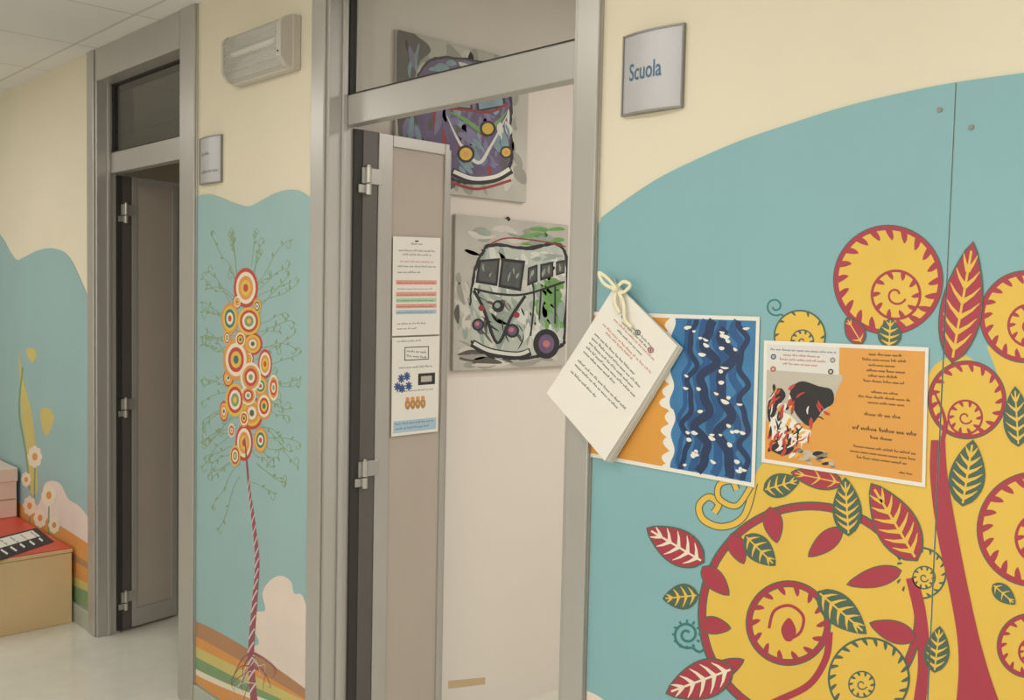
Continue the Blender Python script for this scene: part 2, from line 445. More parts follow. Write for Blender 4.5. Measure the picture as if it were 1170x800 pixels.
# leaves: crimson with yellow ribs
for x0, y0, x1, y1, wd, n in [(1088, 414, 1112, 277, 46, 6), (1048, 640, 996, 553, 46, 6), (804, 642, 740, 604, 38, 5), (838, 764, 762, 792, 42, 5),
                              (985, 392, 968, 364, 20, 2), (962, 552, 905, 540, 22, 3)]:
    t.leaf(x0, y0, x1, y1, wd, R_, G, m_sand if x0 < 850 else Y, 13, n)
# leaves: dark green with broad yellow ribs
for x0, y0, x1, y1, wd, n in [(1016, 397, 1018, 364, 26, 4), (970, 612, 966, 546, 32, 6), (1100, 578, 1112, 503, 40, 6), (873, 560, 914, 548, 26, 4), (852, 612, 886, 646, 28, 4),
                              (935, 676, 990, 724, 34, 5), (798, 680, 758, 684, 28, 4), (1068, 768, 1074, 716, 28, 5), (1164, 510, 1160, 442, 30, 5), (1135, 668, 1160, 690, 18, 3)]:
    t.leaf(x0, y0, x1, y1, wd, G, G, Y, 13, n, ew=.8)
# line curls on the blue
t.spiral(886, 350, 11, 3, 1.0, 1.3, 2, m_teal, 3); t.stroke(smooth([(892, 359), (905, 366), (915, 362)]), 2, m_teal, 3)
t.spiral(785, 725, 16, 3, 1.2, 1.7, 3, m_teal, 3); t.stroke(smooth([(791, 740), (800, 745), (810, 736)]), 3, m_teal, 3)
for i in range(12):
    a = 2 * math.pi * i / 12
    t.stroke([(785 + 17 * math.cos(a), 725 + 17 * math.sin(a)), (785 + 13 * math.cos(a), 725 + 13 * math.sin(a))], 2.5, m_teal, 4)
# yellow curls left of the crown
yc = smooth([(862, 552), (850, 590), (826, 602), (804, 594), (799, 578), (810, 568), (821, 576), (816, 586)])
t.stroke(yc, 9, G, 2); t.stroke(yc, 6.5, Y, 3)
yc = smooth([(858, 556), (842, 578), (822, 570), (822, 554), (836, 550), (842, 560)])
t.stroke(yc, 8, G, 4); t.stroke(yc, 5.5, Y, 5)
t.poly(smooth([(640, 778), (668, 788), (690, 800), (720, 830), (700, 900), (600, 900)], True), m_pink, 3)

def board(outline, lab, clip):
    root = empty('mural_board', (sum(p[0] for p in outline) / len(outline), -BT / 2, .09), lab, 'mural board')
    MB().prism([(x, -.0005, z) for x, z in outline], (0, -BT + .0005, 0)).build('panel', m_blue, root)
    t.build('painted_tree', root, clip)
    return root
X1 = Vector((1, 0, 0))
zc = [(Vector((0, 0, .092)), Vector((0, 0, -1)))]
bA = board(boardA, 'wide turquoise mural board beside the near door, carrying the largest yellow and crimson spiral', [(Vector((seam - .0013, 0, 0)), X1), (Vector((xl + .001, 0, 0)), -X1)] + zc)
bB = board(boardB, 'turquoise mural board at the right edge, past the vertical seam, with the crimson tree trunk', [(Vector((seam + .0013, 0, 0)), -X1), (Vector((.89, 0, 0)), X1)] + zc)
for (px, py), par in (((1075, 126), bA), ((1111, 146), bB)):
    p = on_y(px, py); MB().cyl((p.x, -BT, p.z), (p.x, -BT - .002, p.z), .004).build('screw', m_alud, par)

# ---------------------------------------------------------------- middle mural (tree of rings)
def curved_board(top, xa, xb, col, name_lab, cat='mural board'):
    tw = [(on_y(*p).x, on_y(*p).z) for p in smooth(top, n=5)]
    tw[0] = (xa, tw[0][1]); tw[-1] = (xb, tw[-1][1])
    root = empty('mural_board', ((xa + xb) / 2, -BT / 2, .09), name_lab, cat)
    MB().prism([(x, -.0005, z) for x, z in tw + [(xb, .09), (xa, .09)]], (0, -BT + .0005, 0)).build('panel', col, root)
    return root
mid = curved_board([(224, 226), (236, 222), (250, 225), (268, 232), (285, 236), (300, 229), (318, 220), (338, 217), (354, 225)], d1[1] + .004, d2[0] - .004, m_blue2,
                   'narrow pale turquoise mural board between the two doors, with a slim tree of coloured rings')
t = Paint(wallproj(BT))
# cloud
t.poly(smooth([(282, 800), (290, 760), (283, 742), (296, 735), (288, 715), (292, 700), (303, 697), (300, 678), (308, 664), (320, 658), (332, 664), (336, 678), (345, 680), (352, 700), (362, 740), (362, 830), (300, 830)], True), m_pink, 1)
def hill(y0, s_, e_, m, L):
    xs = list(range(208, 368, 5)); f = lambda x: y0 + s_ * (max(0, x - 214) / 140) ** e_
    t.poly([(x, f(x)) for x in xs] + [(366, 980), (208, 980)], m, L)
hill(707, 84, 1.25, m_brn, 2); hill(722, 80, 1.05, m_org, 3); hill(734, 70, 1.0, m_lime, 4); hill(744, 70, .9, m_lgr, 5); hill(758, 60, .85, m_sand, 6); hill(764, 58, .8, m_org, 7); hill(782, 50, .75, m_lgr, 8); hill(800, 60, .8, m_lime, 9)
trunk = smooth([(291, 806), (287, 750), (291, 690), (294, 640), (289, 590), (284, 550), (280, 500)], n=8)
t.stroke(trunk, 8, m_mauve, 10, taper=True)
for i in range(3, len(trunk) - 8, 2):
    x, y = trunk[i]; ww = 8 * (1 - .85 * i / len(trunk))
    t.stroke(smooth([(x - ww * .55, y + 3), (x - ww * .1, y - 3), (x + ww * .5, y - 9)], n=3), max(.9, ww * .26), m_mauvl, 11)
rr0 = random.Random(77)
for k in range(16):
    x0 = 289 + rr0.uniform(-3, 3); y0 = rr0.uniform(742, 782); sd = rr0.choice((-1, 1)); q = rr0.uniform(8, 28)
    t.stroke(smooth([(x0, y0), (x0 + sd * q * .5, y0 + rr0.uniform(-2, 8)), (x0 + sd * q, y0 + rr0.uniform(6, 22)), (x0 + sd * q * .8, y0 + rr0.uniform(18, 30))], n=4), 1.3, m_mauve if k % 3 else m_mauvl, 12, taper=True)
rb = random.Random(9)
for i in range(64):
    y = 305 + 245 * i / 64 + rb.uniform(-8, 8); side = -1 if i % 2 else 1; x = 281 + side * rb.uniform(2, 14)
    a = (-.95 + 1.7 * (y - 300) / 250) + rb.uniform(-.5, .5); q = rb.uniform(26, 68)
    if y < 340: a = rb.uniform(-1.5, -.5)
    ex = max(234, min(340, x + side * math.cos(a) * q)); ey = max(270, y + math.sin(a) * q)
    ctrl = [(x, y), ((x * 2 + ex) / 3, (y * 2 + ey) / 3 - rb.uniform(-3, 8)), ((x + 2 * ex) / 3, (y + 2 * ey) / 3 - rb.uniform(-3, 7)), (ex, ey)]
    cu = rb.choice((-1, 1)); ctrl += [(ex + side * 3, ey + cu * 5), (ex + side * .5, ey + cu * 9), (ex - side * 2, ey + cu * 5)]
    pts = smooth(ctrl, n=4)
    t.stroke(pts, .8, m_sgr, 2)
    for k in range(3):
        lx, ly = pts[int((.3 + .14 * k) * (len(pts) - 1))]; aa = a + rb.choice((-.8, .8)) + rb.uniform(-.4, .4)
        t.leaf(lx, ly, lx + side * 4.4 * math.cos(aa), ly + 6 * math.sin(aa), 1.9, m_sgr, m_sgr, None, 2, ew=.1)
rings = [(281, 329, 14, 23), (263, 364, 10, 18), (285, 367, 13, 16), (289, 393, 11, 13), (270, 411, 15, 24), (287, 431, 12, 17), (303, 416, 8, 17), (298, 441, 8, 11), (269, 457, 11, 19),
         (288, 472, 13, 19), (302, 464, 9, 16), (313, 443, 6, 15), (279, 506, 10, 21), (298, 503, 8, 15), (269, 521, 6, 12), (256, 470, 5, 12), (275, 388, 7, 10), (284, 452, 9, 11),
         (271, 345, 5, 8), (294, 350, 5, 9), (260, 386, 4, 8), (261, 432, 6, 10), (279, 478, 6, 10), (265, 492, 4, 8), (284, 410, 6, 9)]
for i, (x, y, rx, ry) in enumerate(rings):
    L = 4 + (i % 3) * 5
    cols = [[m_red, m_sand, m_org, m_yel, m_red], [m_org, m_yel, m_teal, m_sand, m_red], [m_yel, m_red, m_sand, m_lgr, m_yel], [m_red, m_yel, m_org, m_sand, m_grn], [m_org, m_sand, m_red, m_yel, m_teal], [m_sand, m_org, m_red, m_sand, m_lgr]][i % 6]
    for k, c in enumerate(cols):
        s_ = 1 - k * .2; t.disc(x, y, rx * s_, c, L + k, ry=ry * s_, n=24)
t.build('painted_tree', mid, [(Vector((d1[1] + .006, 0, 0)), -X1), (Vector((d2[0] - .006, 0, 0)), X1)] + zc)

# ---------------------------------------------------------------- far left mural
lft = curved_board([(-70, 240), (-30, 245), (0, 268), (12, 288), (20, 297), (30, 293), (45, 286), (62, 284), (78, 292), (90, 314), (103, 345)], on_y(-70, 240).x, d1[0] - .004, m_blue2,
                   'pale turquoise mural board behind the bench, with daisies and a yellow stalk')
t = Paint(wallproj(BT))
t.poly(smooth([(20, 640), (30, 590), (45, 575), (52, 552), (68, 552), (78, 570), (92, 580), (104, 600), (110, 640), (60, 660)], True), m_pink, 1)
def hill2(y0, s_, e_, m, L):
    xs = list(range(-70, 112, 5)); f = lambda x: y0 + s_ * ((x + 70) / 180) ** e_
    t.poly([(x, f(x)) for x in xs] + [(112, 860), (-70, 860)], m, L)
hill2(548, 80, 1.6, m_org, 2); hill2(566, 82, 1.3, m_brn, 3); hill2(572, 84, 1.3, m_org, 4); hill2(588, 84, 1.1, m_lime, 5); hill2(604, 76, 1.0, m_lgr, 6)
t.poly(smooth([(22, 400), (26, 430), (36, 470), (40, 505), (43, 560), (34, 560), (30, 510), (24, 470)], True), m_lime, 2)
t.stroke(smooth([(34, 560), (30, 520), (22, 470), (26, 420)]), 2, m_lgr, 3)
t.poly(smooth([(46, 470), (55, 466), (62, 478), (54, 498), (48, 488)], True), m_lime, 2)
t.poly(smooth([(30, 400), (38, 398), (42, 406), (36, 414)], True), m_lime, 2)
for x, y in ((40, 535), (34, 590), (56, 578)): t.stroke([(x, y), (x - 1, y + 50)], 1.6, m_lgr, 7)
for x, y, r in ((40, 522, 9), (34, 578, 8), (56, 566, 9), (46, 592, 8), (62, 600, 7), (30, 548, 6)):
    for k in range(8):
        a = k * math.pi / 4; t.disc(x + math.cos(a) * r * .62, y + math.sin(a) * r * .95, r * .34, m_sand, 8, ry=r * .5, n=10)
    t.disc(x, y, r * .34, m_org, 9, ry=r * .5, n=10)
t.build('painted_flowers', lft, [(Vector((d1[0] - .006, 0, 0)), X1)] + zc)

# ---------------------------------------------------------------- signs
def text_verts(txt, size, bold=0):
    cu = bpy.data.curves.new('lettering', 'FONT'); cu.body = txt; cu.size = size; cu.resolution_u = 4; cu.offset = bold
    ob = bpy.data.objects.new('lettering_source', cu); C.objects.link(ob)
    dg = bpy.context.evaluated_depsgraph_get(); dg.update()
    me = bpy.data.meshes.new_from_object(ob.evaluated_get(dg)); bpy.data.objects.remove(ob); bpy.data.curves.remove(cu)
    return me
m_signf = mat('sign_silver_face', (184, 184, 188), .42, .25, noise=.03, scale=20)
m_signt = mat('sign_blue_ink', (72, 108, 140), .5)
m_signp = mat('sign_faded_ink', (134, 146, 162), .5)
def sign(x0, x1, z0, z1, lab, painter):
    root = empty('room_sign', ((x0 + x1) / 2, 0, z0), lab, 'sign')
    xm = (x0 + x1) / 2; hw = (x1 - x0) / 2
    def sy(x): return -.006 - .010 * (1 - ((x - xm) / hw) ** 2)
    n = 14; pts = [(x0 + (x1 - x0) * i / n, sy(x0 + (x1 - x0) * i / n)) for i in range(n + 1)]
    MB().prism([(x, y, z0 + .004) for x, y in pts] + [(x1, 0, z0 + .004), (x0, 0, z0 + .004)], (0, 0, z1 - z0 - .008)).build('face_plate', m_signf, root)
    for a in (z0, z1 - .004):
        MB().prism([(x, y - .002, a) for x, y in pts] + [(x1, 0, a), (x0, 0, a)], (0, 0, .004)).build('end_cap', m_alud, root)
    for a, b in ((x0 - .002, x0 + .001), (x1 - .001, x1 + .002)): MB().box(a, b, -.009, 0, z0, z1).build('side_edge', m_alud, root)
    painter(root, x0, x1, z0, z1, sy)
    return root
def p_scuola(root, x0, x1, z0, z1, sy):
    me = text_verts('Scuola', .042, .0005)
    xs = [v.co.x for v in me.vertices]; k = (x1 - x0) * .57 / max(xs)
    for v in me.vertices:
        x = x0 + (x1 - x0) * .13 + v.co.x * k; z = z0 + (z1 - z0) * .42 + v.co.y * 1.12
        v.co = (x, sy(x) - .0006, z)
    me.materials.clear()
    link_mesh('lettering', me, [m_signt], root)
def p_small(root, x0, x1, z0, z1, sy):
    def pr(u, v, off):
        x = x0 + u * (x1 - x0); return Vector((x, sy(x) - .0006 - off, z1 - v * (z1 - z0)))
    for a in ((.14, .36, 0, .4, .065), (.14, .74, 0, .74, .075)):
        p = Paint(pr); p.words(*a, m_signp, 1, 3); p.build('lettering', root)
sign(-.8457 * D, -.7493 * D, zz(.2438), zz(.349), 'curved silver door sign reading Scuola, above the large mural board', p_scuola)
sign(-2.09 * D, -1.988 * D, zz(.239), zz(.343), 'small curved silver door sign above the ring tree mural, beside the far door', p_small)

# ---------------------------------------------------------------- emergency light
x0, x1, z0, z1 = -1.91 * D, -1.665 * D, zz(.432), zz(.537)
root = empty('emergency_light', ((x0 + x1) / 2, 0, z0), 'grey and white oblong emergency light fixed high on the cream wall between the doors', 'lamp')
MB().box(x0, x1, -.032, .0006, z0, z1).build('housing', m_lampg, root, .006)
h = z1 - z0
prof = [(-.0325, z0 + .006), (-.050, z0 + .012), (-.061, z0 + .028)]
for i in range(15):
    z = z0 + .03 + (h - .066) * i / 14; prof += [(-.066, z), (-.0648, z + (h - .066) / 28)]
prof += [(-.062, z1 - .026), (-.050, z1 - .012), (-.0325, z1 - .008)]
MB().prism([(x0 + .014, y, z) for y, z in prof], (x1 - x0 - .040, 0, 0)).build('diffuser', m_diff, root)
m_refl = mat('lamp_reflector', (214, 208, 196), .35); m_tube = mat('lamp_tube', (238, 236, 230), .25); m_gear = mat('lamp_gear_grey', (150, 147, 142), .4)
rf = MB(); rf.prism([(x0 + .03, -.033, z0 + .03), (x0 + .03, -.044, z0 + .022), (x0 + .03, -.044, z0 + .018), (x0 + .03, -.033, z0 + .018)], (x1 - x0 - .08, 0, 0)); rf.build('reflector', m_refl, root)
MB().cyl((x0 + .04, -.048, z0 + h * .56), (x1 - .06, -.048, z0 + h * .56), .009).build('tube', m_tube, root)
MB().box(x0 + .05, x1 - .07, -.042, -.033, z0 + h * .68, z0 + h * .82).build('gear_tray', m_gear, root)
for a in (x0 + .028, x1 - .062): MB().box(a, a + .017, -.058, -.033, z0 + h * .4, z0 + h * .72).build('tube_holder', m_gear, root)
prof2 = [(-.030, z0 + .004), (-.05, z0 + .008), (-.063, z0 + .024), (-.07, z0 + .034), (-.07, z1 - .032), (-.064, z1 - .020), (-.05, z1 - .009), (-.030, z1 - .006)]
MB().prism([(x1 - .026, y, z) for y, z in prof2], (.024, 0, 0)).build('end_cap', m_lampg, root, .003)
MB().prism([(x0 + .002, y, z) for y, z in prof2], (.012, 0, 0)).build('end_cap', m_lampg, root, .003)
MB().cyl((x1 - .014, -.07, z0 + .046), (x1 - .014, -.072, z0 + .046), .003).build('test_button', m_ink, root)

# ---------------------------------------------------------------- posters
PB = .0066
m_porange = mat('poster_orange', (220, 156, 70), .3, noise=.07, scale=5)
m_pblue = mat('poster_blue', (58, 120, 170), .3, noise=.2, scale=14)
m_pmid = mat('poster_mid_blue', (38, 86, 140), .3, noise=.15, scale=14)
m_pnavy = mat('poster_navy', (36, 56, 94), .3)
m_pyel = mat('poster_yellow', (228, 178, 84), .3, noise=.06)
m_pgrey = mat('poster_grey', (190, 184, 172), .3, noise=.05)
def sheet(name, q, y, th, lab, cat, group=None):
    P = [on_y(px, py, y) for px, py in q]
    c = sum(P, Vector()) / 4
    root = empty(name, (c.x, y + th, min(p.z for p in P)), lab, cat, group)
    MB().prism([(p.x, y + th, p.z) for p in P], (0, -th, 0)).build('sheet', m_paper, root)
    return root
q = [(672, 356), (868, 362), (862, 557), (669, 521)]
root = sheet('poster', q, -PB, .001, 'large laminated poster with orange sand and blue wavy sea, behind the hanging papers', 'poster')
g = bilin(q)
t = Paint(wallproj(PB))
def P(lst): return [g(u, v) for u, v in lst]
t.poly(P([(.02, .025), (.98, .025), (.98, .975), (.02, .975)]), m_porange, 1)
t.poly(P([(.02, .025), (.34, .025), (.22, .2), (.12, .34), (.02, .4)]), m_pyel, 2)
rp = random.Random(2)
edge = [(.50 + .012 * math.sin(v * 31) + .012 * (v > .6), v) for v in [.025 + .95 * i / 90 for i in range(91)]]
foam = [(u - .028 - .034 * abs(math.sin(i * math.pi / 8)), v) for i, (u, v) in enumerate(edge)]
t.poly(P(edge + foam[::-1]), m_paper, 3)
t.poly(P(edge + [(.98, .975), (.98, .025)]), m_pblue, 2)
def wave(u0, amp, fr, ph, w, m, L, va=.03, vb=.97):
    n = 70; pts = []
    for i in range(n + 1):
        v = va + (vb - va) * i / n
        u = u0 + amp * math.sin(v * fr + ph) + amp * .5 * math.sin(v * fr * 1.7 + ph * 2.3) + .015 * math.sin(v * 5 + ph)
        pts.append((max(.53, min(.962, u)), v))
    t.stroke(P(pts), w, m, L)
wave(.57, .012, 26, .4, 5, m_pmid, 3); wave(.66, .02, 24, 1.0, 9, m_pmid, 3); wave(.77, .022, 22, 2.0, 10, m_pmid, 3); wave(.88, .022, 25, 3.1, 9, m_pmid, 3)
wave(.60, .02, 25, .2, 6, m_pnavy, 4); wave(.70, .034, 23, 1.3, 10, m_pnavy, 4); wave(.82, .032, 20, 2.6, 11, m_pnavy, 4, .08); wave(.92, .022, 26, 3.8, 6.5, m_pnavy, 4)
for i in range(46):
    u = rp.uniform(.56, .92); v = rp.uniform(.05, .95); du = rp.uniform(.018, .05); dv = rp.uniform(-.006, .018)
    t.stroke(smooth(P([(u, v), (u + du * .5, v + dv * .6 + .004), (u + du, v + dv)]), n=3), rp.uniform(2.6, 5.0), m_paper, 6, both=True)
t.build('print', root)
q = [(873, 389), (1061, 397), (1057, 557), (870, 528)]
root = sheet('poster', q, -PB, .001, 'smaller laminated amber flyer with lines of dark text and a black and white abstract painting', 'poster')
g = bilin(q)
t = Paint(wallproj(PB))
t.poly(P([(.02, .03), (.98, .03), (.98, .97), (.02, .97)]), m_porange, 1)
t.poly(P(smooth([(.02, .22), (.45, .22), (.45, .36), (.40, .50), (.30, .62), (.18, .66), (.02, .66)], False, 4)), m_pgrey, 2)
m_hred = mat('ink_red', (176, 70, 66), .5); m_hblue = mat('ink_blue', (58, 82, 140), .5)
t.poly(P([(.02, .03), (.46, .03), (.46, .24), (.02, .24)]), mat('poster_pale_grey', (218, 216, 212), .3), 3)
for v, m, a, b in ((.07, m_hblue, .04, .44), (.11, m_hred, .12, .34), (.145, m_hred, .1, .38), (.18, m_hred, .12, .34)):
    A0 = g(a, v); B0 = g(b, v); t.words(A0[0], A0[1], math.atan2(B0[1] - A0[1], B0[0] - A0[0]), B0[0] - A0[0], 2.2, m, 5, int(v * 100))
for u, v, m in ((.06, .13, m_hblue), (.42, .13, m_alud), (.41, .22, m_ink), (.06, .23, m_hred)):
    x, y = g(u, v); t.disc(x, y, 3.2, m, 5, n=14); t.disc(x, y, 1.8, m_pgrey, 6, n=12)
# abstract painting, dense brush marks
for pts in ([(.16, .46), (.18, .36), (.24, .31), (.34, .34), (.42, .36), (.43, .46), (.37, .52), (.33, .60), (.28, .66), (.22, .60), (.19, .54)], [(.03, .54), (.06, .42), (.11, .38), (.14, .44), (.10, .52), (.07, .62), (.04, .66)],
            [(.05, .88), (.12, .80), (.2, .84), (.14, .92)]):
    t.poly(P(smooth(pts, True, 3)), m_ink, 4)
t.poly(P(smooth([(.05, .66), (.12, .58), (.18, .60), (.24, .68), (.3, .70), (.26, .8), (.18, .78), (.10, .80), (.05, .76)], True, 3)), m_paper, 4)
for k in range(7):
    u = .05 + k * .03; t.stroke(smooth(P([(u, .62 + .01 * k), (u + .02, .72), (u + .01, .84)]), n=3), 2.6, m_ink if k % 2 else m_paper, 5, both=True)
art = P([(.03, .32), (.30, .32), (.30, .95), (.03, .95)])
t.brush(art, [m_red, m_ink, m_paper, m_porange, m_pyel, m_ink, m_paper, m_red], 64, 12, 3.2, 5, -.9, .8, 5)
t.brush(P([(.03, .36), (.14, .36), (.14, .9), (.03, .9)]), [m_red, m_paper, m_ink], 24, 12, 2.6, 6, -1.1, .4, 8)
t.brush(P([(.2, .84), (.48, .84), (.48, .96), (.2, .96)]), [m_alud, m_pgrey, m_pyel, m_ink], 16, 12, 4, 5, .1, .3, 9)
t.brush(P([(.30, .44), (.44, .44), (.40, .62), (.30, .7)]), [m_red, m_ink], 6, 9, 3, 6, .6, .5, 3)
for v, a, b, hh in ((.07, .64, .84, 2.8), (.11, .60, .88, 2.6), (.15, .64, .82, 2.6), (.19, .63, .86, 2.8), (.23, .64, .84, 2.8), (.27, .61, .86, 2.6), (.35, .66, .84, 2.6), (.39, .58, .9, 2.6), (.43, .64, .86, 2.6),
                     (.52, .62, .84, 3.4), (.63, .55, .94, 4.0), (.69, .66, .82, 3.2), (.77, .56, .94, 2.6), (.81, .54, .94, 2.6), (.85, .58, .9, 2.6), (.92, .84, .92, 2.2)):
    A0 = g(a, v); B0 = g(b, v); t.words(A0[0], A0[1], math.atan2(B0[1] - A0[1], B0[0] - A0[0]), B0[0] - A0[0], hh, m_ink, 5, int(v * 100))
t.build('print', root)

# ---------------------------------------------------------------- hanging bundle of papers
def bulge(px, py):
    s_ = max(0, (px * -.5 + py * .86) - (705 * -.5 + 325 * .86)) / 150
    return .010 * s_ * s_
root = empty('paper_bundle', (on_y(700, 430).x, -.014, on_y(700, 528).z), 'tilted bundle of white printed sheets hung by a cream ribbon over the sea poster', 'papers')
PK = .021
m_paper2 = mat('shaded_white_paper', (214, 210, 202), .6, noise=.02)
def sheetgrid(q, base, k2, name='sheet'):
    g = bilin(q); n = 8; bm = bmesh.new(); vs = {}
    for k in (0, 1):
        for i in range(n + 1):
            for j in range(n + 1):
                px, py = g(i / n, j / n); p = on_y(px, py, -base); p.y -= bulge(px, py) * (1 - .1 * k2) - k * .0009
                vs[i, j, k] = bm.verts.new(p)
    for i in range(n):
        for j in range(n):
            for k in (0, 1): bm.faces.new((vs[i, j, k], vs[i + 1, j, k], vs[i + 1, j + 1, k], vs[i, j + 1, k]))
    for i in range(n):
        bm.faces.new((vs[i, 0, 0], vs[i + 1, 0, 0], vs[i + 1, 0, 1], vs[i, 0, 1])); bm.faces.new((vs[i, n, 0], vs[i + 1, n, 0], vs[i + 1, n, 1], vs[i, n, 1]))
        bm.faces.new((vs[0, i, 0], vs[0, i + 1, 0], vs[0, i + 1, 1], vs[0, i, 1])); bm.faces.new((vs[n, i, 0], vs[n, i + 1, 0], vs[n, i + 1, 1], vs[n, i, 1]))
    mb = MB(); mb.bm.free(); mb.bm = bm
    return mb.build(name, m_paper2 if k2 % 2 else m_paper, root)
Q0 = [(704, 324), (774, 395), (696, 526), (628, 449)]
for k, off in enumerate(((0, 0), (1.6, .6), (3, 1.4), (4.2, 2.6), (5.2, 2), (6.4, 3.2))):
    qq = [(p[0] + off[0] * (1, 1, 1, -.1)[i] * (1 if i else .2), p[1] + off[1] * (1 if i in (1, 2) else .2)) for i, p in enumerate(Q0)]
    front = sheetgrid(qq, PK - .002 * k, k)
def pproj(px, py, off):
    p = on_y(px, py, -PK); p.y -= bulge(px, py) + .0003 + off; return p
g = bilin(Q0); t = Paint(pproj)
ang = math.atan2(71, 70)
m_tink = mat('text_grey_ink', (84, 82, 84), .6); m_tred = mat('text_pale_red_ink', (196, 120, 112), .6)
for i, (v, a, b, m, hh) in enumerate([(.15, .40, .74, m_tink, 2), (.18, .3, .8, m_tink, 2), (.21, .2, .85, m_tred, 2.2), (.25, .3, .7, m_tink, 2), (.30, .12, .9, m_tred, 2.2), (.33, .2, .62, m_tred, 2.2),
                               (.40, .1, .78, m_tink, 2.3), (.44, .1, .9, m_tink, 2.3), (.48, .1, .84, m_tink, 2.3), (.52, .1, .9, m_tink, 2.3), (.56, .1, .6, m_tink, 2.3), (.64, .1, .88, m_tink, 2.3),
                               (.68, .1, .8, m_tink, 2.3), (.74, .1, .5, m_tink, 2.3)]):
    A0 = g(a, v); B0 = g(b, v); t.words(A0[0], A0[1], ang, math.hypot(B0[0] - A0[0], B0[1] - A0[1]), hh, m, 2, i)
m_embl = mat('emblem_grey', (96, 94, 96), .6); m_emblr = mat('emblem_dull_red', (150, 88, 84), .6)
for (x, y), m, r in (((713, 362), m_embl, 2.8), ((729, 380), m_embl, 3.4), ((744, 400), m_emblr, 3.6)):
    t.disc(x, y, r, m, 3, n=14); t.disc(x, y, r * .62, m_paper2, 4, n=12); t.stroke([(x - r * .4, y), (x + r * .4, y)], r * .4, m, 5); t.stroke([(x, y - r * .5), (x, y + r * .5)], r * .4, m, 6)
t.build('print', root)
m_rib = mat('cream_ribbon', (234, 226, 196), .6)
def tp(pts, y=-.030): return [on_y(x, yy, y) for x, yy in smooth(pts, n=6)]
r = MB()
r.tube(tp([(704, 330), (694, 318), (684, 312), (690, 324), (703, 331)]), .0022)
r.tube(tp([(704, 330), (712, 322), (720, 326), (712, 334), (704, 331)]), .0022)
r.tube(tp([(704, 331), (702, 345), (708, 358)]), .0026); r.tube(tp([(705, 331), (712, 346), (714, 366), (722, 374)]), .0026)
p = on_y(704, 330, -.032); r.cyl((p.x - .006, p.y, p.z - .002), (p.x + .006, p.y, p.z + .002), .006)
r.tube([on_y(704, 330, -.030), on_y(703, 324, -.018), on_y(702, 318, -.0064)], .0012)
r.build('ribbon', m_rib, root)

# ---------------------------------------------------------------- notices on the near door leaf
def leafproj(px, py, off): return hit(px, py, HP2, NN2) + NN2 * (.0008 + off)
m_pk = mat('ink_pink', (230, 158, 148), .5); m_lg = mat('ink_pale_green', (172, 212, 176), .5); m_lb = mat('ink_pale_blue', (170, 196, 212), .5)
def notice(q, lab, fill):
    P4 = [leafproj(*p, 0) for p in q]; c = sum(P4, Vector()) / 4
    root = empty('notice', (c.x, c.y, min(p.z for p in P4)), lab, 'notice')
    MB().prism(P4, NN2 * -.0007).build('sheet', m_paper, root)
    t = Paint(leafproj); fill(t, bilin(q)); t.build('print', root)
def lines(t, g, rows):
    for i, (v, a, b, h, m) in enumerate(rows):
        A0 = g(a, v); B0 = g(b, v); t.words(A0[0], A0[1], math.atan2(B0[1] - A0[1], B0[0] - A0[0]), B0[0] - A0[0], h, m, 2, i)
def rect(t, g, a, b, c, d, m, L=1): t.poly([g(a, c), g(b, c), g(b, d), g(a, d)], m, L)
def n1(t, g):
    lines(t, g, [(.07, .38, .62, 2, m_tink), (.14, .12, .88, 1.8, m_tink), (.18, .2, .8, 1.8, m_tink), (.25, .15, .85, 2, m_tred), (.3, .1, .9, 1.8, m_tink), (.36, .1, .6, 1.8, m_tink), (.88, .1, .7, 1.8, m_tink), (.93, .1, .5, 1.8, m_tink)])
    for k, m in enumerate((m_pk, m_paper, m_pk, m_lg, m_pk, m_lb)):
        rect(t, g, .07, .93, .44 + k * .06, .485 + k * .06, m, 1); lines(t, g, [(.468 + k * .06, .1, .88, 1.4, m_tink)])
    t.stroke([g(.5, .035), g(.5, .05)], 4, m_ink, 2)
def n2(t, g):
    rect(t, g, .26, .78, .1, .24, m_tink, 1); rect(t, g, .28, .76, .11, .23, m_paper, 2)
    for v in (.14, .19):
        A0 = g(.31, v); t.words(A0[0], A0[1], .08, 22, 2.2, m_ink, 3, 4)
    lines(t, g, [(.31, .15, .85, 1.8, m_tink), (.04, .1, .6, 1.6, m_tink), (.55, .1, .9, 1.6, m_tink)])
    for u, v in ((.2, .42), (.32, .4), (.22, .52), (.36, .5), (.12, .5)):
        x, y = g(u, v)
        for k in range(4): t.stroke([(x - 4 * math.cos(k * .785), y - 5 * math.sin(k * .785)), (x + 4 * math.cos(k * .785), y + 5 * math.sin(k * .785))], 1.8, m_hblue, 2)
    rect(t, g, .56, .92, .38, .5, m_ink, 1); rect(t, g, .62, .85, .41, .47, m_pgrey, 2)
    for u in (.34, .45, .56, .67):
        x, y = g(u, .69); t.disc(x, y, 3, m_brn, 2, ry=6, n=12); t.disc(x, y - 6, 2.2, m_org, 3, ry=2.6, n=10); t.disc(x, y, 1.4, m_pyel, 3, ry=2, n=10)
    rect(t, g, .04, .96, .85, .97, m_lb, 1); lines(t, g, [(.88, .08, .9, 1.8, m_hblue), (.93, .08, .8, 1.8, m_hblue)])
notice([(449, 270), (503, 272), (502, 382), (448, 384)], 'upper white notice on the near door leaf, with pink and green table rows', n1)
notice([(448, 386), (502, 384), (500, 493), (447, 499)], 'lower white notice on the near door leaf, with blue snowflakes and a blue foot band', n2)

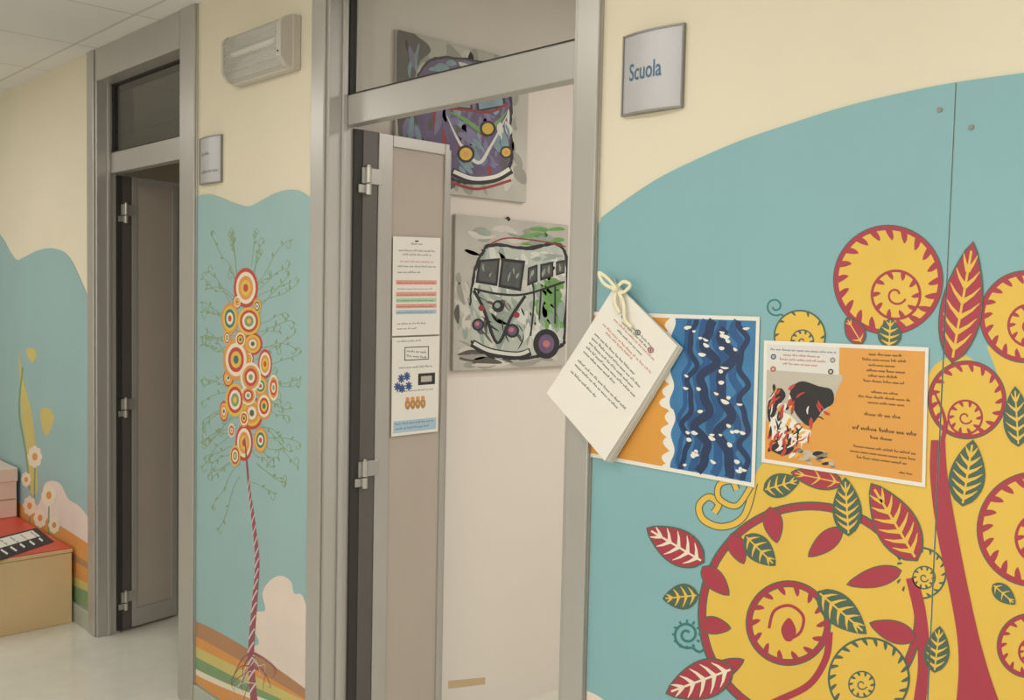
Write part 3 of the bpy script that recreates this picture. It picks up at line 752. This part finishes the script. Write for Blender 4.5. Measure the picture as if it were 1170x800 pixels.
# ---------------------------------------------------------------- canvases in the classroom
CT = .014; XC = XP + CT
def canvproj(px, py, off): p = on_x(px, py, XC); p.x += .0003 + off; return p
m_canvas = mat('painted_canvas_ground', (190, 186, 178), .7, noise=.14, scale=5)
m_cv2 = mat('canvas_streak_light', (208, 204, 194), .7, noise=.1, scale=9); m_cv3 = mat('canvas_streak_grey', (160, 157, 150), .7, noise=.1, scale=9)
m_vgreen = mat('van_green', (112, 160, 92), .6, noise=.2, scale=12); m_vpale = mat('van_pale_green', (186, 194, 186), .6, noise=.12, scale=14)
m_vmid = mat('van_sage', (152, 166, 156), .6, noise=.15, scale=14); m_vwht = mat('van_white', (216, 218, 211), .6, noise=.06)
m_vglass = mat('van_window_grey', (84, 88, 88), .6, noise=.3, scale=24); m_vpurp = mat('van_purple', (104, 90, 124), .6, noise=.25, scale=16)
m_vvio = mat('van_violet_grey', (124, 120, 152), .6, noise=.2, scale=16)
m_vteal = mat('van_teal', (130, 156, 166), .6, noise=.25, scale=12); m_vdark = mat('van_shadow', (92, 88, 85), .6, noise=.2, scale=10)
m_vred = mat('van_red', (150, 60, 62), .6, noise=.2); m_vyel = mat('van_yellow', (218, 182, 70), .6, noise=.1)
def canvas(y0, y1, z0, z1, lab):
    root = empty('canvas_painting', (XP + CT / 2, (y0 + y1) / 2, z0), lab, 'painting')
    MB().box(XP + .0012, XC, y0, y1, z0, z1).build('canvas', [m_canvas], root, .002)
    return root
YL = (on_x(519, 330, XC).y, on_x(648, 330, XC).y); ZL = (on_x(648, 418, XC).z, on_x(648, 257, XC).z)
root = canvas(YL[0], YL[1], ZL[0], ZL[1], 'lower canvas, a pale van with green smears, on the classroom wall')
pk = on_x(578, 251, XP); MB().cyl((XP + .001, pk.y, pk.z - .005), (XC, pk.y, pk.z + .004), .008).build('hook', m_ink, root)
t = Paint(canvproj)
full = [(516, 258), (646, 260), (646, 415), (516, 424)]
t.brush(full, [m_cv2, m_cv3, m_canvas], 70, 34, 9, 1, .2, .5, 1)
t.brush([(518, 258), (640, 260), (640, 280), (518, 282)], [m_cv2, m_vmid, m_cv3], 12, 26, 6, 2, .05, .2, 2)
t.brush([(592, 260), (647, 262), (647, 290), (592, 282)], [m_vgreen, m_vgreen, m_vmid], 24, 22, 7, 3, -.1, .2, 3)
t.brush([(520, 396), (540, 396), (600, 410), (644, 398), (644, 412), (520, 422)], [m_vdark, m_cv3, m_vdark, m_cv2], 26, 30, 7, 2, .05, .2, 21)
t.brush([(520, 300), (538, 300), (536, 400), (520, 410)], [m_cv3, m_vdark, m_vmid, m_cv2], 12, 22, 5, 2, 1.5, .3, 4)
body = smooth([(538, 350), (541, 320), (549, 292), (562, 280), (600, 284), (645, 286), (645, 380), (640, 396), (608, 408), (570, 408), (541, 396)], True)
t.poly(body, m_vpale, 4)
t.brush(body, [m_vwht, m_vpale, m_vmid, m_cv2, m_vmid, m_vwht], 90, 24, 7, 5, 1.4, .6, 5)
t.brush([(606, 320), (645, 314), (645, 384), (620, 376)], [m_vgreen, m_vgreen, m_vgreen, m_vmid], 46, 20, 9, 6, 1.2, .5, 6)
t.brush([(542, 334), (600, 340), (602, 400), (544, 392)], [m_vmid, m_vdark, m_cv3, m_vmid], 16, 18, 5, 6, 1.0, .6, 41)
t.brush([(604, 286), (644, 288), (644, 300), (604, 304)], [m_vwht, m_vmid], 8, 18, 5, 6, 0, .15, 7)
rr = random.Random(31)
for rep in range(4):
    t.stroke([(x + rr.uniform(-1.5, 1.5), y + rr.uniform(-1.5, 1.5)) for x, y in body[rep * 4: rep * 4 + 50]], 2.2, m_ink, 7)
def pane(q4, fill, k, L=8):
    t.poly(q4, m_ink, L); cx = sum(p[0] for p in q4) / 4; cy = sum(p[1] for p in q4) / 4
    qq = [(cx + (x - cx) * k, cy + (y - cy) * k) for x, y in q4]; t.poly(qq, fill, L + 1)
    t.brush(qq, [m_cv3, m_vdark, m_vmid], 5, 10, 2.2, L + 2, 1.8, .4, int(cx))
for q4 in ([(547, 297), (571, 295), (568, 327), (543, 323)], [(573, 295), (600, 298), (595, 333), (569, 328)]): pane(q4, m_vglass, .8)
for q4 in ([(603, 306), (614, 302), (614, 322), (602, 327)], [(617, 302), (632, 299), (632, 316), (617, 321)], [(635, 299), (645, 297), (645, 312), (635, 315)]): pane(q4, m_vglass, .74)
t.poly([(543, 336), (568, 366), (598, 342), (570, 404)], m_vmid, 6)
t.stroke(smooth([(541, 332), (552, 352), (568, 392), (584, 362), (600, 338)]), 3.6, m_ink, 8); t.stroke(smooth([(541, 330), (570, 336), (601, 336), (645, 322)]), 2.6, m_ink, 8)
t.disc(569, 350, 7, m_ink, 9); t.disc(568, 349, 3.2, m_vmid, 10)
for x, y, r in ((546, 371, 7), (585, 378, 8)):
    t.disc(x, y, r, m_ink, 9); t.disc(x, y, r * .68, m_vpurp, 10); t.disc(x - 1, y - 1, r * .35, m_tred, 11)
t.disc(550, 352, 3.5, m_vred, 9); t.disc(590, 360, 3.5, m_vred, 9)
t.disc(624, 393, 15, m_ink, 9, ry=17); t.disc(624, 393, 9, m_vpurp, 10, ry=11); t.disc(624, 393, 4, m_tred, 11)
t.stroke(smooth([(539, 392), (560, 402), (590, 406), (606, 402)]), 9, m_ink, 9); t.stroke(smooth([(541, 392), (560, 401), (590, 405), (604, 401)]), 4, m_vwht, 10)
for pts in ([(606, 384), (610, 340), (606, 310)], [(618, 330), (616, 365)], [(634, 326), (634, 370)]): t.stroke(smooth(pts), 2, m_ink, 8)
t.brush([(540, 330), (602, 334), (602, 404), (540, 396)], [m_ink], 10, 16, 1.8, 9, 1.2, .8, 51)
t.stroke(smooth([(560, 279), (580, 272), (620, 276), (646, 282)]), 1.6, m_vred, 8)
cl = lambda y0, y1, z0, z1: [(Vector((0, y0 + .001, 0)), Vector((0, -1, 0))), (Vector((0, y1 - .001, 0)), Vector((0, 1, 0))), (Vector((0, 0, z0 + .001)), Vector((0, 0, -1))), (Vector((0, 0, z1 - .001)), Vector((0, 0, 1)))]
t.build('picture', root, cl(YL[0], YL[1], ZL[0], ZL[1]))
YU = (on_x(453, 60, XC).y, on_x(602, 200, XC).y); ZU = (on_x(602, 232, XC).z, on_x(453, 33, XC).z)
root = canvas(YU[0], YU[1], ZU[0], ZU[1], 'upper canvas of a purple and red van, seen across the transom bar')
t = Paint(canvproj)
t.brush([(455, 36), (600, 62), (600, 228), (456, 216)], [m_cv2, m_cv3, m_canvas, m_cv3], 60, 34, 10, 1, 1.2, .6, 11)
t.poly(smooth([(454, 36), (480, 44), (492, 58), (478, 74), (472, 110), (480, 150), (500, 185), (520, 214), (470, 214), (455, 150)], True), m_vdark, 2)
t.brush([(456, 40), (486, 50), (474, 110), (500, 190), (470, 210), (457, 150)], [m_vdark, m_vvio, m_vteal, m_ink], 24, 26, 6, 3, 1.4, .4, 17)
body = smooth([(474, 104), (480, 82), (494, 68), (520, 66), (556, 72), (578, 84), (583, 112), (584, 160), (582, 190), (560, 206), (525, 208), (498, 190), (480, 150)], True)
t.poly(body, m_vpurp, 4)
t.brush(body, [m_vpurp, m_vvio, m_vteal, m_vdark, m_vvio, m_vpurp, m_vred], 80, 24, 7, 5, 1.3, .6, 12)
t.brush([(514, 132), (552, 152), (582, 130), (583, 192), (526, 194)], [m_vvio, m_vteal, m_vvio, m_vpurp], 30, 20, 8, 6, 1.0, .5, 61)
for rep in range(3):
    t.stroke([(x + rr.uniform(-1.3, 1.3), y + rr.uniform(-1.3, 1.3)) for x, y in body[rep * 4: rep * 4 + 64]], 1.9, m_ink, 7)
t.brush([(482, 84), (500, 68), (556, 74), (578, 86), (576, 92), (500, 92)], [m_vteal, m_vwht, m_vteal], 18, 22, 6, 6, .1, .25, 13)
for q4 in ([(504, 92), (536, 94), (540, 126), (512, 124)], [(541, 94), (574, 98), (578, 122), (545, 128)]): pane(q4, m_vteal, .84)
t.stroke(smooth([(513, 128), (530, 136), (552, 150), (568, 140), (580, 126)]), 5, m_vgreen, 11, both=True); t.stroke(smooth([(512, 124), (535, 126), (560, 128), (580, 118)]), 3, m_vred, 12)
t.stroke(smooth([(510, 132), (526, 165), (546, 186), (560, 168), (580, 130)]), 4, m_vwht, 11, both=True)
t.brush([(564, 134), (582, 124), (583, 166), (570, 176)], [m_vwht, m_vteal], 10, 22, 5, 8, 1.5, .2, 15)
t.disc(557, 147, 9, m_ink, 12); t.disc(557, 147, 6.5, m_vyel, 13)
for x, y, r in ((532, 176, 10), (578, 174, 7)):
    t.disc(x, y, r, m_ink, 12); t.disc(x, y, r * .72, m_vyel, 13); t.disc(x, y, r * .35, m_org, 14)
t.stroke(smooth([(516, 196), (540, 206), (565, 204), (584, 194)]), 9, m_ink, 12); t.stroke(smooth([(518, 196), (540, 204), (565, 202), (582, 193)]), 4.5, m_paper, 13)
t.stroke(smooth([(515, 208), (545, 216), (584, 206)]), 3, m_vred, 11)
t.build('picture', root, cl(YU[0], YU[1], ZU[0], ZU[1]))
# strip of tape low on the classroom wall
m_ktape = mat('beige_tape', (206, 182, 142), .5)
P4 = [on_x(px, py, XP) for px, py in ((512, 778), (554, 774), (554, 782), (512, 787))]
tag(MB().prism([(XP + .0006, p.y, p.z) for p in P4], (.001, 0, 0)).build('tape_strip', m_ktape), 'short beige strip of tape low on the white classroom wall', 'tape')

# ---------------------------------------------------------------- bench, box, card
m_wood = mat('birch_veneer', (222, 194, 150), .45, noise=.07, scale=4); m_lid = mat('orange_red_laminate', (206, 76, 58), .4, noise=.05)
m_box = mat('pinkish_cardboard', (230, 208, 198), .6, noise=.03)
bx = -2.888 * D; bz = .222 * D
root = empty('storage_bench', (bx - .6, -.28, 0), 'low birch storage bench with orange-red top against the far mural', 'bench')
b = MB(); b.box(bx - 1.2, bx, -.50, -.02, 0, bz - .022); b.build('body', m_wood, root, .003)
MB().box(bx - 1.205, bx + .004, -.505, -.018, bz - .02, bz - .004).build('top_panel', m_wood, root, .003)
MB().box(bx - 1.2, bx, -.50, -.02, bz - .004, bz).build('seat_cover', m_lid, root, .001)
root = empty('storage_box', (-3.393 * D - .17, -.16, bz), 'pale pinkish lidded storage box standing on the bench by the far mural', 'box')
xb = -3.393 * D
MB().box(xb - .34, xb, -.30, -.022, bz, bz + .13 * D).build('body', m_box, root, .004)
MB().box(xb - .346, xb + .006, -.306, -.018, bz + .118 * D, bz + .163 * D).build('lid', m_box, root, .004)
for a in ((-.29, -.03, .058, .062), (-.21, -.12, .03, .042)): MB().box(xb + .0002, xb + .0012, a[0], a[1], bz + a[2] * D, bz + a[3] * D).build('slot', m_brn, root)
q = [(42, 603), (62, 619), (-8, 643), (-40, 624)]
P4 = [on_z(px, py, bz + .0015) for px, py in q]
root = empty('card_sign', sum(P4, Vector()) / 4, 'black and white printed card lying on the orange-red bench top', 'card')
MB().prism(P4, (0, 0, -.001)).build('card', m_ink, root)
def cproj(px, py, off): p = on_z(px, py, bz + .0016); p.z += off; return p
g = bilin(q); t = Paint(cproj)
rect(t, g, .08, .5, .08, .92, m_paper, 1)
rc = random.Random(3)
for k in range(6):
    v = .12 + k * .145
    t.words(*g(.14, v), math.atan2(g(.45, v)[1] - g(.14, v)[1], g(.45, v)[0] - g(.14, v)[0]), 13, 2, m_ink, 2, k)
    t.stroke([g(.58, v), g(.58 + rc.uniform(.15, .34), v)], 2.2, m_paper, 2)
t.build('print', root)

# ---------------------------------------------------------------- light
def area(x, y, z, sx, sy, e, col=(1, .955, .89), rot=(0, 0, 0)):
    ld = bpy.data.lights.new('ceiling_or_side_light', 'AREA'); ld.shape = 'RECTANGLE'; ld.size = sx; ld.size_y = sy; ld.energy = e; ld.color = col
    o = bpy.data.objects.new('ceiling_or_side_light', ld); C.objects.link(o); o.location = (x, y, z); o.rotation_euler = rot; return o
area(.4, -1.4, CZ - .02, 1.2, .6, 24)
area(-1.9, -1.3, CZ - .02, 1.2, .6, 14)
area(-4.8, -1.4, CZ - .02, 1.2, .6, 18)
area(-.8, -2.57, 1.35, 3.6, 1.4, 18, (1, .965, .91), (math.radians(90), 0, 0))  # unseen window-like fill on the opposite wall, added to brighten the ceiling
area(-5.6, -2.57, 1.35, 2.6, 1.4, 9, (1, .965, .91), (math.radians(90), 0, 0))  # second added fill, also unseen, further left on the opposite wall
area(-1.0, 1.6, RZ - .03, 1.2, .6, 26, (1, .945, .885))
area(1.2, 1.7, 1.2, 2.0, 1.4, 13, (1, .96, .91), (0, math.radians(90), 0))  # upright area light inside the classroom, aimed at the partition
area(-5.0, 2.0, RZ - .03, .6, .6, 7)
wd = bpy.data.worlds.new('world'); scene.world = wd; wd.use_nodes = True
wd.node_tree.nodes['Background'].inputs[0].default_value = (.5, .5, .5, 1); wd.node_tree.nodes['Background'].inputs[1].default_value = .05
